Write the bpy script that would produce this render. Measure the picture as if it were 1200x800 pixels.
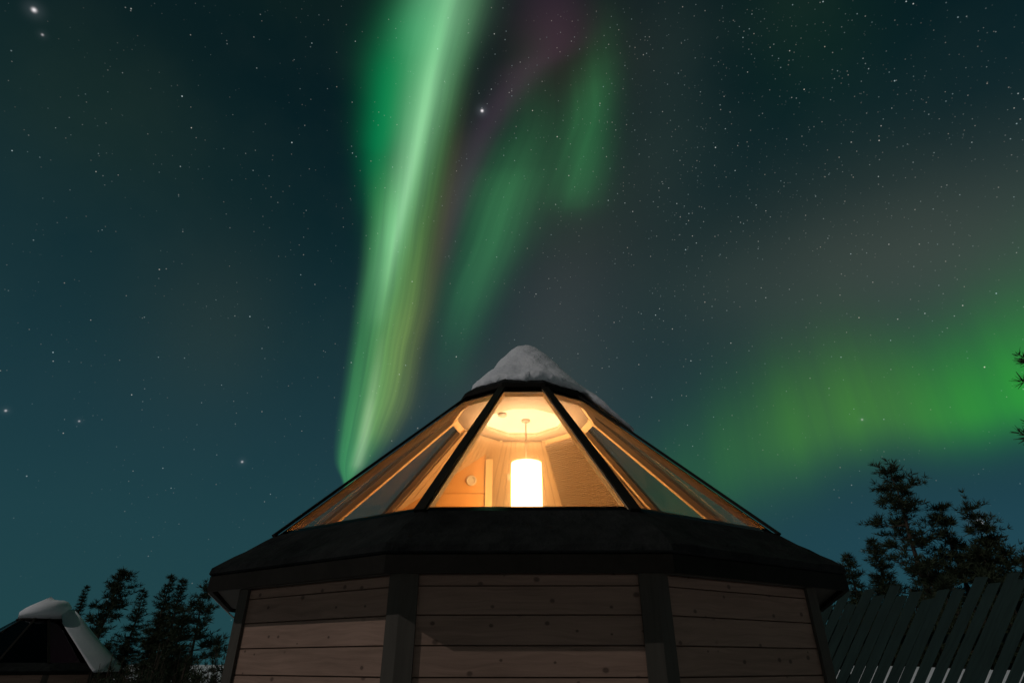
import bpy, bmesh, math, random
from mathutils import Vector, Matrix, noise as mnoise

R = math.radians
sc = bpy.context.scene
COL = sc.collection
for o in list(bpy.data.objects):
    bpy.data.objects.remove(o)

# ------------------------------------------------------------------ camera
cam_d = bpy.data.cameras.new("camera")
cam = bpy.data.objects.new("camera", cam_d)
COL.objects.link(cam)
cam.location = (0, 0, 1.4)
cam.rotation_euler = (R(90 + 29.0), 0, 0)
cam_d.sensor_width = 36.0
cam_d.lens = 680.0 / 1200.0 * 36.0
cam_d.clip_start = 0.05
cam_d.clip_end = 5000
sc.camera = cam

# ------------------------------------------------------------------ exposure
sc.view_settings.view_transform = 'Standard'
sc.view_settings.look = 'None'
sc.view_settings.exposure = 0.0
sc.view_settings.gamma = 1.0
sc.view_settings.use_curve_mapping = False
sc.cycles.max_bounces = 14
sc.cycles.transmission_bounces = 12
sc.cycles.diffuse_bounces = 4
sc.cycles.glossy_bounces = 4
sc.cycles.transparent_max_bounces = 24
sc.cycles.sample_clamp_indirect = 6.0
sc.cycles.caustics_reflective = False
sc.cycles.caustics_refractive = False
sc.cycles.use_denoising = True

# moonlight: from the left, a little behind the camera, 40 degrees up
TO_MOON = Vector((-0.128, -0.077, 0.126)).normalized()
MOON_EL = math.asin(TO_MOON.z)
MOON_AZ = math.atan2(TO_MOON.x, TO_MOON.y)

# ------------------------------------------------------------------ node helper
class N:
    """tiny expression helper over math nodes"""
    def __init__(s, nt, sock): s.nt, s.s = nt, sock
    def _m(s, op, *a, clamp=False):
        n = s.nt.nodes.new('ShaderNodeMath'); n.operation = op; n.use_clamp = clamp
        for i, v in enumerate((s,) + a):
            if isinstance(v, N): s.nt.links.new(v.s, n.inputs[i])
            else: n.inputs[i].default_value = v
        return N(s.nt, n.outputs[0])
    def __add__(s, b): return s._m('ADD', b)
    def __radd__(s, b): return s._m('ADD', b)
    def __sub__(s, b): return s._m('SUBTRACT', b)
    def __rsub__(s, b): return N(s.nt, s._m('MULTIPLY', -1.0).s)._m('ADD', b)
    def __mul__(s, b): return s._m('MULTIPLY', b)
    def __rmul__(s, b): return s._m('MULTIPLY', b)
    def __truediv__(s, b): return s._m('DIVIDE', b)
    def pow(s, b): return s._m('POWER', b)
    def clamp(s): return s._m('ADD', 0.0, clamp=True)
    def exp(s): return s._m('EXPONENT')
    def gauss(s): return ((s * s) * -1.0).exp()
    def smooth(s, a, b):
        n = s.nt.nodes.new('ShaderNodeMapRange'); n.interpolation_type = 'SMOOTHSTEP'
        s.nt.links.new(s.s, n.inputs['Value'])
        n.inputs['From Min'].default_value = a; n.inputs['From Max'].default_value = b
        return N(s.nt, n.outputs['Result'])
    def curve(s, pts, x0, x1, y0, y1):
        n = s.nt.nodes.new('ShaderNodeFloatCurve')
        t = (s - x0) / (x1 - x0)
        s.nt.links.new(t.clamp().s, n.inputs['Value'])
        c = n.mapping.curves[0]
        P = sorted(((x - x0) / (x1 - x0), (y - y0) / (y1 - y0)) for x, y in pts)
        if P[0][0] > 0: P.insert(0, (0.0, P[0][1]))
        if P[-1][0] < 1: P.append((1.0, P[-1][1]))
        while len(c.points) < len(P): c.points.new(0.5, 0.5)
        for p, q in zip(c.points, P): p.location = q; p.handle_type = 'AUTO_CLAMPED'
        n.mapping.update()
        return N(s.nt, n.outputs['Value']) * (y1 - y0) + y0

def vec(nt, x, y, z):
    n = nt.nodes.new('ShaderNodeCombineXYZ')
    for i, v in enumerate((x, y, z)):
        if isinstance(v, N): nt.links.new(v.s, n.inputs[i])
        else: n.inputs[i].default_value = v
    return n.outputs[0]

def noise_tex(nt, vsock, scale, detail=3.0, rough=0.5, dist=0.0):
    n = nt.nodes.new('ShaderNodeTexNoise')
    n.inputs['Scale'].default_value = scale
    n.inputs['Detail'].default_value = detail
    n.inputs['Roughness'].default_value = rough
    n.inputs['Distortion'].default_value = dist
    if vsock is not None: nt.links.new(vsock, n.inputs['Vector'])
    return N(nt, n.outputs['Fac'])

# ------------------------------------------------------------------ world: night sky with aurora and stars
world = bpy.data.worlds.new("World")
sc.world = world
world.use_nodes = True
def build_world():
    nt = world.node_tree
    nt.nodes.clear()
    L = nt.links
    out = nt.nodes.new('ShaderNodeOutputWorld')
    tc = nt.nodes.new('ShaderNodeTexCoord')
    nrm = nt.nodes.new('ShaderNodeVectorMath'); nrm.operation = 'NORMALIZE'
    L.new(tc.outputs['Generated'], nrm.inputs[0])
    D = nrm.outputs[0]
    sep = nt.nodes.new('ShaderNodeSeparateXYZ'); L.new(D, sep.inputs[0])
    X, Y, Z = (N(nt, sep.outputs[i]) for i in range(3))
    K = 180 / math.pi
    el = Z._m('ARCSINE') * K
    az = X._m('ARCTAN2', Y) * K
    # slow warp so that no edge is mathematically straight
    w1 = noise_tex(nt, D, 4.0, 2.0) - 0.5
    azw = az + w1 * 2.2

    def ang(pts):                        # (elevation, azimuth) table -> azimuth as a function of elevation
        return el.curve(pts, 0, 70, -45, 45)
    def inten(pts):
        return el.curve(pts, 0, 70, 0, 1)
    def blob(a0, e0, sa, se, rot=0.0, a=None):
        dx = ((a or azw) - a0) * math.cos(R(e0)); dy = el - e0
        if rot:
            c, s = math.cos(R(rot)), math.sin(R(rot))
            dx, dy = dx * c + dy * s, dy * c - dx * s
        q = (dx / sa); p = (dy / se)
        return ((q * q + p * p) * -1.0).exp()

    acc = [None]
    def add(fac, col):
        n = nt.nodes.new('ShaderNodeVectorMath'); n.operation = 'SCALE'
        n.inputs[0].default_value = col
        L.new(fac.s, n.inputs['Scale'])
        if acc[0] is None: acc[0] = n.outputs[0]
        else:
            a = nt.nodes.new('ShaderNodeVectorMath'); a.operation = 'ADD'
            L.new(acc[0], a.inputs[0]); L.new(n.outputs[0], a.inputs[1]); acc[0] = a.outputs[0]

    # base: deep teal, paler towards the horizon
    cr = nt.nodes.new('ShaderNodeValToRGB')
    L.new((el / 70.0).clamp().s, cr.inputs[0])
    stops = [(0.0, (.0125, .056, .066)), (10, (.0120, .050, .062)), (18, (.0100, .040, .052)), (27, (.0066, .0290, .0370)),
             (38, (.0034, .0180, .0225)), (48, (.0018, .0115, .0150)), (58, (.0016, .0090, .0120)), (70, (.0016, .0080, .0105))]
    e = cr.color_ramp.elements
    while len(e) < len(stops): e.new(0.5)
    for q, (d, c) in zip(e, stops): q.position = d / 70; q.color = (*c, 1)
    acc[0] = cr.outputs[0]

    # ---- broad faint tints
    add(blob(-47, 41, 9, 7), (.0042, .0060, .0010))
    add(blob(-36, 58, 9, 6), (.0022, .0042, .0002))
    add(blob(-31, 27, 6, 8), (.0085, .0070, .0015))
    add(blob(41, 30, 15, 7, -8), (.033, .031, .018))
    add(blob(52, 23, 9, 6), (.008, .018, .006))
    add(blob(20, 28, 12, 9), (.005, .004, .001))
    add(blob(11, 41, 7, 9), (.009, .005, .004))
    add(blob(5, 33, 6, 8), (.016, .011, .011))
    add(blob(22, 50, 4.6, 11, -10), (.008, .012, .009))
    add(blob(40, 51, 5, 7), (.0025, .0075, .0010))
    add(blob(1, 22, 9, 8), (.024, .018, .010))
    add(blob(38, 7, 14, 5), (.000, .004, .016))

    # ---- main curtain
    lo = ang([(60.58, -18.82), (57.96, -19.51), (53.94, -19.71), (49.77, -19.22), (45.33, -18.99), (40.75, -18.4), (36.0, -17.95), (31.92, -17.88),
              (27.82, -17.8), (23.75, -17.74), (19.74, -17.68), (16.61, -17.43), (14.0, -16.4)]) + w1 * 1.2
    hi = ang([(61.91, 0.0), (59.45, -1.71), (55.51, -3.73), (51.25, -5.48), (46.72, -6.89), (41.97, -7.93), (37.06, -8.54), (32.87, -9.16), (28.65, -9.73),
              (24.45, -10.26), (20.26, -11.43), (16.94, -13.17), (14.08, -15.23)]) + w1 * 1.5
    t = (az - lo) / (hi - lo)
    rays = noise_tex(nt, vec(nt, t * 7.0, el * 0.035, 3.1), 1.0, 3.0, 0.55)
    raysb = noise_tex(nt, vec(nt, t * 22.0, el * 0.05, 8.0), 1.0, 2.0, 0.5)
    ray = rays * 1.25 + raysb * 0.36 + 0.16
    hiq = el.smooth(40, 47)
    edge = t.smooth(-0.06, 0.24) * (1.0 - hiq) + t.smooth(0.22, 0.60) * hiq
    fall = (1.0 - t.smooth(0.30, 1.02)) * (1.0 - hiq) + (1.0 - t.smooth(0.42, 1.0)) * hiq
    yI = inten([(0, 0), (12, 0), (14.5, .75), (18, .95), (24, .90), (30, .86), (36, .92), (42, .95), (48, .90), (54, .76), (60, .58), (70, .35)])
    body = edge * fall * yI * ray
    add(body * inten([(10, .9), (22, .85), (32, .80), (40, .80), (48, .72), (56, .70), (70, .55)]), (.040, .255, .060))
    # right-hand olive flank
    oliv = ((t - 0.64) / 0.30).gauss() * inten([(0, 0), (14, 0), (20, .7), (26, 1), (33, .75), (41, .42), (50, .15), (58, .03)])
    add(oliv * ray, (.105, .115, .018))
    fl = ((t - 0.90) / 0.12).gauss() * inten([(0, 0), (22, 0), (32, .6), (42, .9), (50, .3), (58, 0)])
    add(fl, (.022, .010, .004))
    # bright pale core
    core = ang([(61.51, -10.4), (59.03, -10.6), (54.99, -11.82), (50.69, -12.65), (46.14, -13.37), (41.37, -14.11), (36.44, -14.77), (32.29, -15.11), (28.14, -15.24)])
    cI = inten([(0, 0), (26, 0), (31, .22), (36, .62), (41, .95), (46, 1.0), (51, .92), (56, .70), (62, .60), (70, .4)])
    cw = el.curve([(20, 1.3), (36, 1.6), (44, 2.0), (52, 3.1), (62, 5.4)], 0, 70, 0, 10)
    add(((az - core) / cw).gauss() * cI * (rays * 0.5 + 0.75), (.150, .330, .185))
    add(((az - core - 0.3) / (cw * 0.35)).gauss() * cI, (.075, .110, .075))
    # saturated left band
    lb = ang([(62.0, -13.0), (59.16, -14.3), (55.83, -15.5), (52.27, -16.7), (49.29, -17.0), (45.5, -17.4), (41.61, -17.5), (36, -16.8)]) + w1 * 1.5
    add(((az - lb) / el.curve([(38, 1.7), (48, 3.0), (58, 4.6)], 0, 70, 0, 10)).gauss() * inten([(0, 0), (33, 0), (37, .06), (41, .25), (45, .65), (50, 1), (54, .9), (60, .4), (66, .1)]), (-.002, .200, .052))
    add(((az - lb - 1.0) / 4.0).gauss() * inten([(0, 0), (50, 0), (55, .5), (60, 1), (70, 1)]), (.022, .085, .042))
    # thin pale ray at the foot
    th = ang([(28.22, -14.52), (24.08, -14.67), (20.0, -14.89), (16.79, -15.2), (14.44, -15.52)])
    add(((az - th) / 0.55).gauss() * inten([(0, 0), (14.5, 0), (16.5, .8), (19, 1), (23, .6), (28, .15), (31, 0)]), (.150, .150, .120))
    # ---- second and third curtains
    b2 = ang([(50.6, 3.45), (46.92, 1.41), (43.03, -0.89), (38.15, -2.85), (33.95, -4.75), (28.86, -6.24), (24.64, -6.91)])
    r2 = noise_tex(nt, vec(nt, (az - b2) * 0.55, el * 0.03, 5.0), 1.0, 3.0, 0.5) * 0.8 + 0.6
    add(((az - b2) / el.curve([(20, 2.0), (30, 2.6), (40, 3.8), (50, 5.0)], 0, 70, 0, 10)).gauss() * inten([(0, 0), (20, 0), (26, .18), (31, .55), (36, .9), (41, 1.0), (46, .55), (51, .2), (56, .05), (60, 0)]) * r2, (.020, .112, .036))
    b3 = ang([(57.33, 14.74), (54.83, 13.35), (51.5, 11.81), (48.69, 10.64), (45.01, 9.35), (41.94, 8.36)])
    add(((az - b3) / 3.1).gauss() * inten([(0, 0), (39, 0), (42, .45), (45, .9), (49, 1.0), (53, .65), (56, .22), (60, .04), (64, 0)]) * r2, (.012, .090, .026))
    add(blob(4, 44, 7, 6), (.006, .016, .004))
    # ---- purple lane
    pu = ang([(56.71, 6.79), (53.51, 1.4), (49.11, -3.6), (45.22, -5.9), (41.19, -7.3), (36.24, -8.2), (30.38, -8.94)])
    add(((az - pu) / el.curve([(34, 1.3), (45, 1.9), (52, 2.8), (60, 6)], 0, 70, 0, 10)).gauss() * inten([(0, 0), (30, 0), (38, .6), (46, 1), (54, .95), (60, .6), (68, .3)]), (.027, .008, .021))
    add(blob(7, 55, 6, 5), (.014, .005, .001))
    # ---- low curtain on the right
    cy = azw.curve([(8, 13.0), (16, 14.5), (23, 17.0), (33, 18.6), (38, 17.6), (42, 17.4), (46, 17.8), (56, 19.0)], 0, 70, 0, 70)
    dy = el - cy
    up = (dy / azw.curve([(8, 5), (23, 6), (33, 6.0), (40, 5.4), (46, 5.8), (56, 6.5)], 0, 70, 0, 20)).gauss()
    dn = (dy / azw.curve([(8, 5), (23, 4.2), (33, 3.0), (40, 2.6), (46, 2.4), (60, 2.4)], 0, 70, 0, 20)).gauss()
    prof = up * dy.smooth(-0.4, 0.4) + dn * (1.0 - dy.smooth(-0.4, 0.4))
    rD = noise_tex(nt, vec(nt, az * 0.42, el * 0.02, 1.0), 1.0, 3.0, 0.55) * 0.7 + 0.65
    Ia = azw.curve([(0, 0), (8, .05), (15, .22), (23, .42), (30, .72), (35, .78), (39, .85), (43, 1.0), (47, .95), (52, .8), (60, .6), (68, .2)], 0, 70, 0, 1)
    add(prof * Ia * rD, (.026, .170, -.012))
    add(prof * azw.smooth(34, 44) * rD, (-.016, .046, .002))
    add(prof * ((azw - 31) / 8.0).gauss(), (.014, .010, .002))

    # ---- mottled airglow
    mot = noise_tex(nt, D, 6.0, 4.0, 0.55)
    add(((mot - 0.42) * 3.0).clamp() * inten([(0, .2), (20, .5), (40, 1), (70, 1)]), (.0028, .0036, .0022))
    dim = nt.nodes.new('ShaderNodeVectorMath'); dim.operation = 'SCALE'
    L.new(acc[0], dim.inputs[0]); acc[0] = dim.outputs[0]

    # sky behind the camera dimmed to lower the ambient light on the walls
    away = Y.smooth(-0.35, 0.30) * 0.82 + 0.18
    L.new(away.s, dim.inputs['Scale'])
    # ---- stars
    milky = (blob(24, 52, 12, 16, -15) * 0.9 + blob(45, 38, 18, 14) * 0.55 + 0.30).clamp()
    ext = el.smooth(2, 26) * 0.72 + 0.28
    def stars(scale, rad, keep, col_gain, dens=None):
        sv = nt.nodes.new('ShaderNodeVectorMath'); sv.operation = 'SCALE'
        L.new(D, sv.inputs[0]); sv.inputs['Scale'].default_value = scale
        v = nt.nodes.new('ShaderNodeTexVoronoi'); v.voronoi_dimensions = '3D'; v.feature = 'F1'
        v.inputs['Scale'].default_value = 1.0
        L.new(sv.outputs[0], v.inputs['Vector'])
        d = N(nt, v.outputs['Distance']) / scale
        disc = 1.0 - d.smooth(rad * 0.25, rad)
        cs = nt.nodes.new('ShaderNodeSeparateColor'); L.new(v.outputs['Color'], cs.inputs[0])
        r0, g0, b0 = (N(nt, cs.outputs[i]) for i in range(3))
        sel = ((r0 - (1 - keep)) / keep)
        if dens is not None: sel = sel - (1.0 - dens)
        sel = sel.smooth(0.0, 0.15)
        mag = g0.pow(3.0) * 0.9 + 0.10
        f = disc * sel * mag * ext * col_gain
        mix = nt.nodes.new('ShaderNodeMix'); mix.data_type = 'RGBA'
        mix.inputs[6].default_value = (.70, .95, 1.0, 1); mix.inputs[7].default_value = (1.0, .85, .72, 1)
        L.new((b0 * 1.0).s, mix.inputs[0])
        n = nt.nodes.new('ShaderNodeVectorMath'); n.operation = 'SCALE'
        L.new(mix.outputs[2], n.inputs[0]); L.new(f.s, n.inputs['Scale'])
        a = nt.nodes.new('ShaderNodeVectorMath'); a.operation = 'ADD'
        L.new(acc[0], a.inputs[0]); L.new(n.outputs[0], a.inputs[1]); acc[0] = a.outputs[0]
    stars(150.0, 0.00108, 0.24, 0.58, milky)
    stars(95.0, 0.00122, 0.11, 0.75)
    stars(230.0, 0.00110, 0.30, 0.24, milky)
    for (a0, e0, s0, g) in ((-4.32, 50.58, .11, .95), (-54.02, 44.03, .13, .8), (38.15, 9.24, .15, 1.1), (-52.6, 42.9, .07, .35),
                            (-43.1, 16.6, .07, .45), (-38.4, 16.9, .06, .35), (-25.5, 15.7, .08, .45), (32.7, 18.2, .07, .3)):
        add(blob(a0, e0, s0, s0, a=az), (g, g * .93, g * .95))
        add(blob(a0, e0, s0 * 4, s0 * 4, a=az), (g * .03, g * .035, g * .04))

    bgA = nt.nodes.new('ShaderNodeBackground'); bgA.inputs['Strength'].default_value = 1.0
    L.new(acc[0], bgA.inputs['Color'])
    sky = nt.nodes.new('ShaderNodeTexSky'); sky.sky_type = 'NISHITA'; sky.sun_disc = False
    sky.sun_elevation = MOON_EL; sky.sun_rotation = MOON_AZ
    bgB = nt.nodes.new('ShaderNodeBackground'); bgB.inputs['Strength'].default_value = 0.0003   # moonlit air, next to nothing
    L.new(sky.outputs[0], bgB.inputs['Color'])
    ad = nt.nodes.new('ShaderNodeAddShader')
    L.new(bgA.outputs[0], ad.inputs[0]); L.new(bgB.outputs[0], ad.inputs[1])
    L.new(ad.outputs[0], out.inputs['Surface'])
build_world()

# ------------------------------------------------------------------ the moon
sd = bpy.data.lights.new("moonlight", 'SUN')
sd.energy = 0.60; sd.angle = R(0.5); sd.color = (1.0, .93, .90)
so = bpy.data.objects.new("moonlight", sd); COL.objects.link(so)
so.rotation_euler = TO_MOON.to_track_quat('Z', 'Y').to_euler()

# ------------------------------------------------------------------ materials
def new_mat(name):
    m = bpy.data.materials.new(name); m.use_nodes = True
    nt = m.node_tree
    b = nt.nodes['Principled BSDF']
    return m, nt, b
def ramp(nt, fac, stops):
    cr = nt.nodes.new('ShaderNodeValToRGB')
    nt.links.new(fac.s, cr.inputs[0])
    e = cr.color_ramp.elements
    while len(e) < len(stops): e.new(0.5)
    for q, (p, c) in zip(e, stops): q.position = p; q.color = (*c, 1)
    return cr.outputs[0]
def mixc(nt, fac, a, b, mode='MIX'):
    n = nt.nodes.new('ShaderNodeMix'); n.data_type = 'RGBA'; n.blend_type = mode
    for i, v in ((0, fac), (6, a), (7, b)):
        if isinstance(v, N): nt.links.new(v.s, n.inputs[i])
        elif hasattr(v, 'is_output') : nt.links.new(v, n.inputs[i])
        elif i == 0: n.inputs[i].default_value = v
        else: n.inputs[i].default_value = (*v, 1)
    return n.outputs[2]
def bump(nt, b, h, strength, dist=0.01):
    n = nt.nodes.new('ShaderNodeBump'); n.inputs['Strength'].default_value = strength; n.inputs['Distance'].default_value = dist
    nt.links.new(h.s, n.inputs['Height']); nt.links.new(n.outputs[0], b.inputs['Normal'])

def wood_mat(name, light, dark, knot, knots=True, rough=0.7, grain=1.0):
    m, nt, b = new_mat(name)
    uv = nt.nodes.new('ShaderNodeUVMap')
    sp = nt.nodes.new('ShaderNodeSeparateXYZ'); nt.links.new(uv.outputs[0], sp.inputs[0])
    u, v = N(nt, sp.outputs[0]), N(nt, sp.outputs[1])
    warp = noise_tex(nt, vec(nt, u * 2.0, v * 6.0, 0.3), 1.0, 2.0) - 0.5
    g1 = noise_tex(nt, vec(nt, u * 2.2, v * 46.0 + warp * 5.0, 0.0), 1.0, 4.0, 0.6)
    g2 = noise_tex(nt, vec(nt, u * 1.3, v * 6.0, 4.0), 1.0, 4.0, 0.6)
    f = (g1 * 0.65 * grain + g2 * 0.55)
    c = ramp(nt, f.clamp(), [(0.30, dark), (0.72, light)])
    if knots:
        vo = nt.nodes.new('ShaderNodeTexVoronoi'); vo.voronoi_dimensions = '2D'; vo.inputs['Scale'].default_value = 1.0
        nt.links.new(vec(nt, u * 6.5, v * 8.5, 0.0), vo.inputs['Vector'])
        cs = nt.nodes.new('ShaderNodeSeparateColor'); nt.links.new(vo.outputs['Color'], cs.inputs[0])
        pick = N(nt, cs.outputs[0]).smooth(0.44, 0.52)
        size = N(nt, cs.outputs[1]) * 0.11 + 0.05
        d = N(nt, vo.outputs['Distance']) / size
        k = (1.0 - d.smooth(0.45, 1.1)) * pick
        c = mixc(nt, k * 0.75, c, knot)
    nt.links.new(c, b.inputs['Base Color'])
    b.inputs['Roughness'].default_value = rough
    b.inputs['Specular IOR Level'].default_value = 0.25
    bump(nt, b, g1, 0.35, 0.004)
    return m
def rough_mat(name, a, bcol, scale, rough=0.85, bstr=0.4, bdist=0.01, spec=0.3):
    m, nt, b = new_mat(name)
    tc = nt.nodes.new('ShaderNodeTexCoord')
    n1 = noise_tex(nt, tc.outputs['Object'], scale, 5.0, 0.6)
    n2 = noise_tex(nt, tc.outputs['Object'], scale * 0.17, 3.0, 0.5)
    c = ramp(nt, (n1 * 0.5 + n2 * 0.6).clamp(), [(0.35, a), (0.75, bcol)])
    nt.links.new(c, b.inputs['Base Color'])
    b.inputs['Roughness'].default_value = rough
    b.inputs['Specular IOR Level'].default_value = spec
    bump(nt, b, n1, bstr, bdist)
    return m
M = {}
M['boards'] = wood_mat('pine_boards', (.305, .198, .148), (.165, .106, .078), (.055, .034, .025))
M['post'] = wood_mat('stained_post', (.070, .062, .050), (.045, .040, .032), (.03, .025, .02), knots=False)
M['pine'] = wood_mat('light_pine', (.84, .62, .38), (.72, .51, .30), (.36, .20, .09), knots=False, rough=0.5)
M['lining'] = wood_mat('pale_lining', (.58, .41, .26), (.46, .31, .18), (.5, .33, .2), rough=0.55)
M['panel'] = wood_mat('orange_pine', (.72, .39, .14), (.60, .31, .10), (.42, .2, .07), knots=False, rough=0.5)
M['trim'] = rough_mat('dark_trim', (.009, .008, .006), (.017, .015, .012), 20, 0.7, 0.2, 0.003, 0.08)
M['felt'] = rough_mat('roofing_felt', (.006, .007, .007), (.026, .028, .027), 7, 0.95, 1.0, 0.04, 0.06)
M['snow'] = rough_mat('snow', (.72, .75, .80), (.86, .88, .90), 18, 0.7, 0.6, 0.03, 0.2)
M['collar'] = rough_mat('collar_paint', (.15, .105, .07), (.20, .14, .095), 30, 0.7, 0.1, 0.003)
M['gap'] = rough_mat('shadow_gap', (.10, .065, .04), (.14, .09, .06), 20, 0.9, 0.1, 0.003)
M['white'] = rough_mat('white_plastic', (.78, .77, .74), (.84, .83, .80), 12, 0.4, 0.05, 0.002, 0.5)
M['dark_plastic'] = rough_mat('dark_plastic', (.10, .08, .06), (.14, .11, .09), 30, 0.5, 0.05, 0.002)
M['slat'] = wood_mat('weathered_slat', (.021, .046, .042), (.010, .021, .019), (.02, .02, .02), knots=False, rough=0.85)
M['bark'] = rough_mat('bark', (.035, .026, .020), (.085, .062, .045), 14, 0.95, 0.8, 0.02)
M['needles'] = rough_mat('needles', (.018, .030, .014), (.045, .062, .028), 3, 0.8, 0.0, 0.01)
M['needles_lamplit'] = rough_mat('needles_lamplight_tint', (.050, .052, .016), (.110, .098, .034), 3, 0.8, 0.0, 0.01)  # yellow lamplight on the foliage, put into the needle colour
M['metal'] = rough_mat('pale_cable', (.40, .40, .38), (.5, .5, .48), 30, 0.45, 0.05, 0.002, 0.5)

def blind_mat():
    m, nt, b = new_mat('pleated_fabric')
    tc = nt.nodes.new('ShaderNodeTexCoord')
    n1 = noise_tex(nt, tc.outputs['Object'], 160, 2.0)
    c = ramp(nt, n1, [(0.3, (.18, .122, .078)), (0.7, (.25, .175, .115))])
    nt.links.new(c, b.inputs['Base Color']); b.inputs['Roughness'].default_value = 0.9
    return m
M['blind'] = blind_mat()

def glass_mat(name, tint, film, lens_glow):
    m = bpy.data.materials.new(name); m.use_nodes = True
    nt = m.node_tree; nt.nodes.clear()
    out = nt.nodes.new('ShaderNodeOutputMaterial')
    def refr(rough):
        r = nt.nodes.new('ShaderNodeBsdfRefraction'); r.inputs['Color'].default_value = (*tint, 1)
        r.inputs['IOR'].default_value = 1.45; r.inputs['Roughness'].default_value = rough
        return r.outputs[0]
    def mix(f, a, b):
        n = nt.nodes.new('ShaderNodeMixShader')
        if isinstance(f, N): nt.links.new(f.s, n.inputs[0])
        else: n.inputs[0].default_value = f
        nt.links.new(a, n.inputs[1]); nt.links.new(b, n.inputs[2])
        return n.outputs[0]
    clear = mix(lens_glow, refr(0.0), refr(0.42))               # most light goes straight, a little is spread to stand in for lens glow
    clear = mix(lens_glow * 0.8, clear, refr(0.18))
    gl = nt.nodes.new('ShaderNodeBsdfGlossy'); gl.inputs['Roughness'].default_value = 0.03
    fr = nt.nodes.new('ShaderNodeFresnel'); fr.inputs['IOR'].default_value = 1.45
    ge = nt.nodes.new('ShaderNodeNewGeometry')
    fac = N(nt, fr.outputs[0]) * (1.0 - N(nt, ge.outputs['Backfacing']))      # reflect on the outer side of each face only
    sh = mix(fac, clear, gl.outputs[0])
    # a thin film of frost and dust that catches the lamp
    tl = nt.nodes.new('ShaderNodeBsdfTranslucent'); tl.inputs['Color'].default_value = (.75, .74, .70, 1)
    tc = nt.nodes.new('ShaderNodeTexCoord')
    f = (noise_tex(nt, tc.outputs['Object'], 3.0, 4.0, 0.6) * 0.04 + 0.045) * film
    sh = mix(f, sh, tl.outputs[0])
    nt.links.new(sh, out.inputs['Surface'])
    return m
M['glass'] = glass_mat('window_glass', (.91, .88, .84), 1.4, 0.045)
M['clear_glass'] = glass_mat('side_window_glass', (.94, .92, .89), 0.75, 0.0)
M['darkened_glass'] = glass_mat('glass_darkened_unlit', (.22, .23, .22), 0.25, 0.0)  # dark tint stands in for the unlit room, keeps moonlight out

def emit_mat(name, col, s):
    m = bpy.data.materials.new(name); m.use_nodes = True
    nt = m.node_tree; nt.nodes.clear()
    out = nt.nodes.new('ShaderNodeOutputMaterial')
    e = nt.nodes.new('ShaderNodeEmission'); e.inputs['Color'].default_value = (*col, 1); e.inputs['Strength'].default_value = s
    nt.links.new(e.outputs[0], out.inputs['Surface'])
    return m
M['shade'] = emit_mat('lit_paper_shade', (1.0, .55, .19), 24.0)
M['bulb'] = emit_mat('lit_bulb', (1.0, .70, .40), 5200.0)

# ------------------------------------------------------------------ mesh helpers
def obj(name, bm, mat, parent=None, smooth=False):
    me = bpy.data.meshes.new(name)
    bmesh.ops.recalc_face_normals(bm, faces=bm.faces[:])
    bm.to_mesh(me); bm.free()
    if smooth:
        for p in me.polygons: p.use_smooth = True
    for m in (mat if isinstance(mat, (list, tuple)) else [mat]): me.materials.append(m)
    o = bpy.data.objects.new(name, me); COL.objects.link(o)
    if parent is not None: o.parent = parent
    return o
def thing(name, label, cat, loc=(0, 0, 0), rotz=0.0, group=None):
    o = bpy.data.objects.new(name, None); COL.objects.link(o)
    o.empty_display_size = 0.2
    o.location = loc; o.rotation_euler = (0, 0, rotz); o['label'] = label; o['category'] = cat
    if group: o['group'] = group
    return o
def tag(o, label, cat, group=None, kind=None):
    o['label'] = label; o['category'] = cat
    if group: o['group'] = group
    if kind: o['kind'] = kind
    return o
def uvl(bm): return bm.loops.layers.uv.verify()
def prism(bm, A, B, uv_along=0, off=(0, 0)):
    """closed prism between two equal vertex loops; UV u along the A->B direction in metres"""
    lay = uvl(bm)
    va = [bm.verts.new(p) for p in A]; vb = [bm.verts.new(p) for p in B]
    n = len(A); fs = []
    fs.append(bm.faces.new(va[::-1])); fs.append(bm.faces.new(vb))
    per = [0.0]
    for i in range(n): per.append(per[-1] + (Vector(A[(i + 1) % n]) - Vector(A[i])).length)
    Lg = (Vector(B[0]) - Vector(A[0])).length
    for i in range(n):
        j = (i + 1) % n
        f = bm.faces.new((va[i], va[j], vb[j], vb[i])); fs.append(f)
        for lp, q in zip(f.loops, ((0, per[i]), (0, per[i + 1]), (Lg, per[i + 1]), (Lg, per[i]))):
            lp[lay].uv = (q[0] + off[0], q[1] + off[1])
    for f in fs[:2]:
        for lp in f.loops: lp[lay].uv = (lp.vert.co.x + off[0], lp.vert.co.z + off[1])
    return fs
def beam(bm, P, Q, side, up, w, h0, h1, off=(0, 0)):
    """bar from P to Q: width w along side, from h0 to h1 along up"""
    P, Q, s, u = Vector(P), Vector(Q), Vector(side).normalized(), Vector(up).normalized()
    def lp(C): return [C - s * w / 2 + u * h0, C + s * w / 2 + u * h0, C + s * w / 2 + u * h1, C - s * w / 2 + u * h1]
    prism(bm, lp(P), lp(Q), off=off)
def box(bm, x0, x1, y0, y1, z0, z1, off=(0, 0)):
    if (x1 - x0) >= (z1 - z0):
        prism(bm, [(x0, y0, z0), (x0, y1, z0), (x0, y1, z1), (x0, y0, z1)], [(x1, y0, z0), (x1, y1, z0), (x1, y1, z1), (x1, y0, z1)], off=off)
    else:
        prism(bm, [(x0, y0, z0), (x1, y0, z0), (x1, y1, z0), (x0, y1, z0)], [(x0, y0, z1), (x1, y0, z1), (x1, y1, z1), (x0, y1, z1)], off=off)
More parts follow.
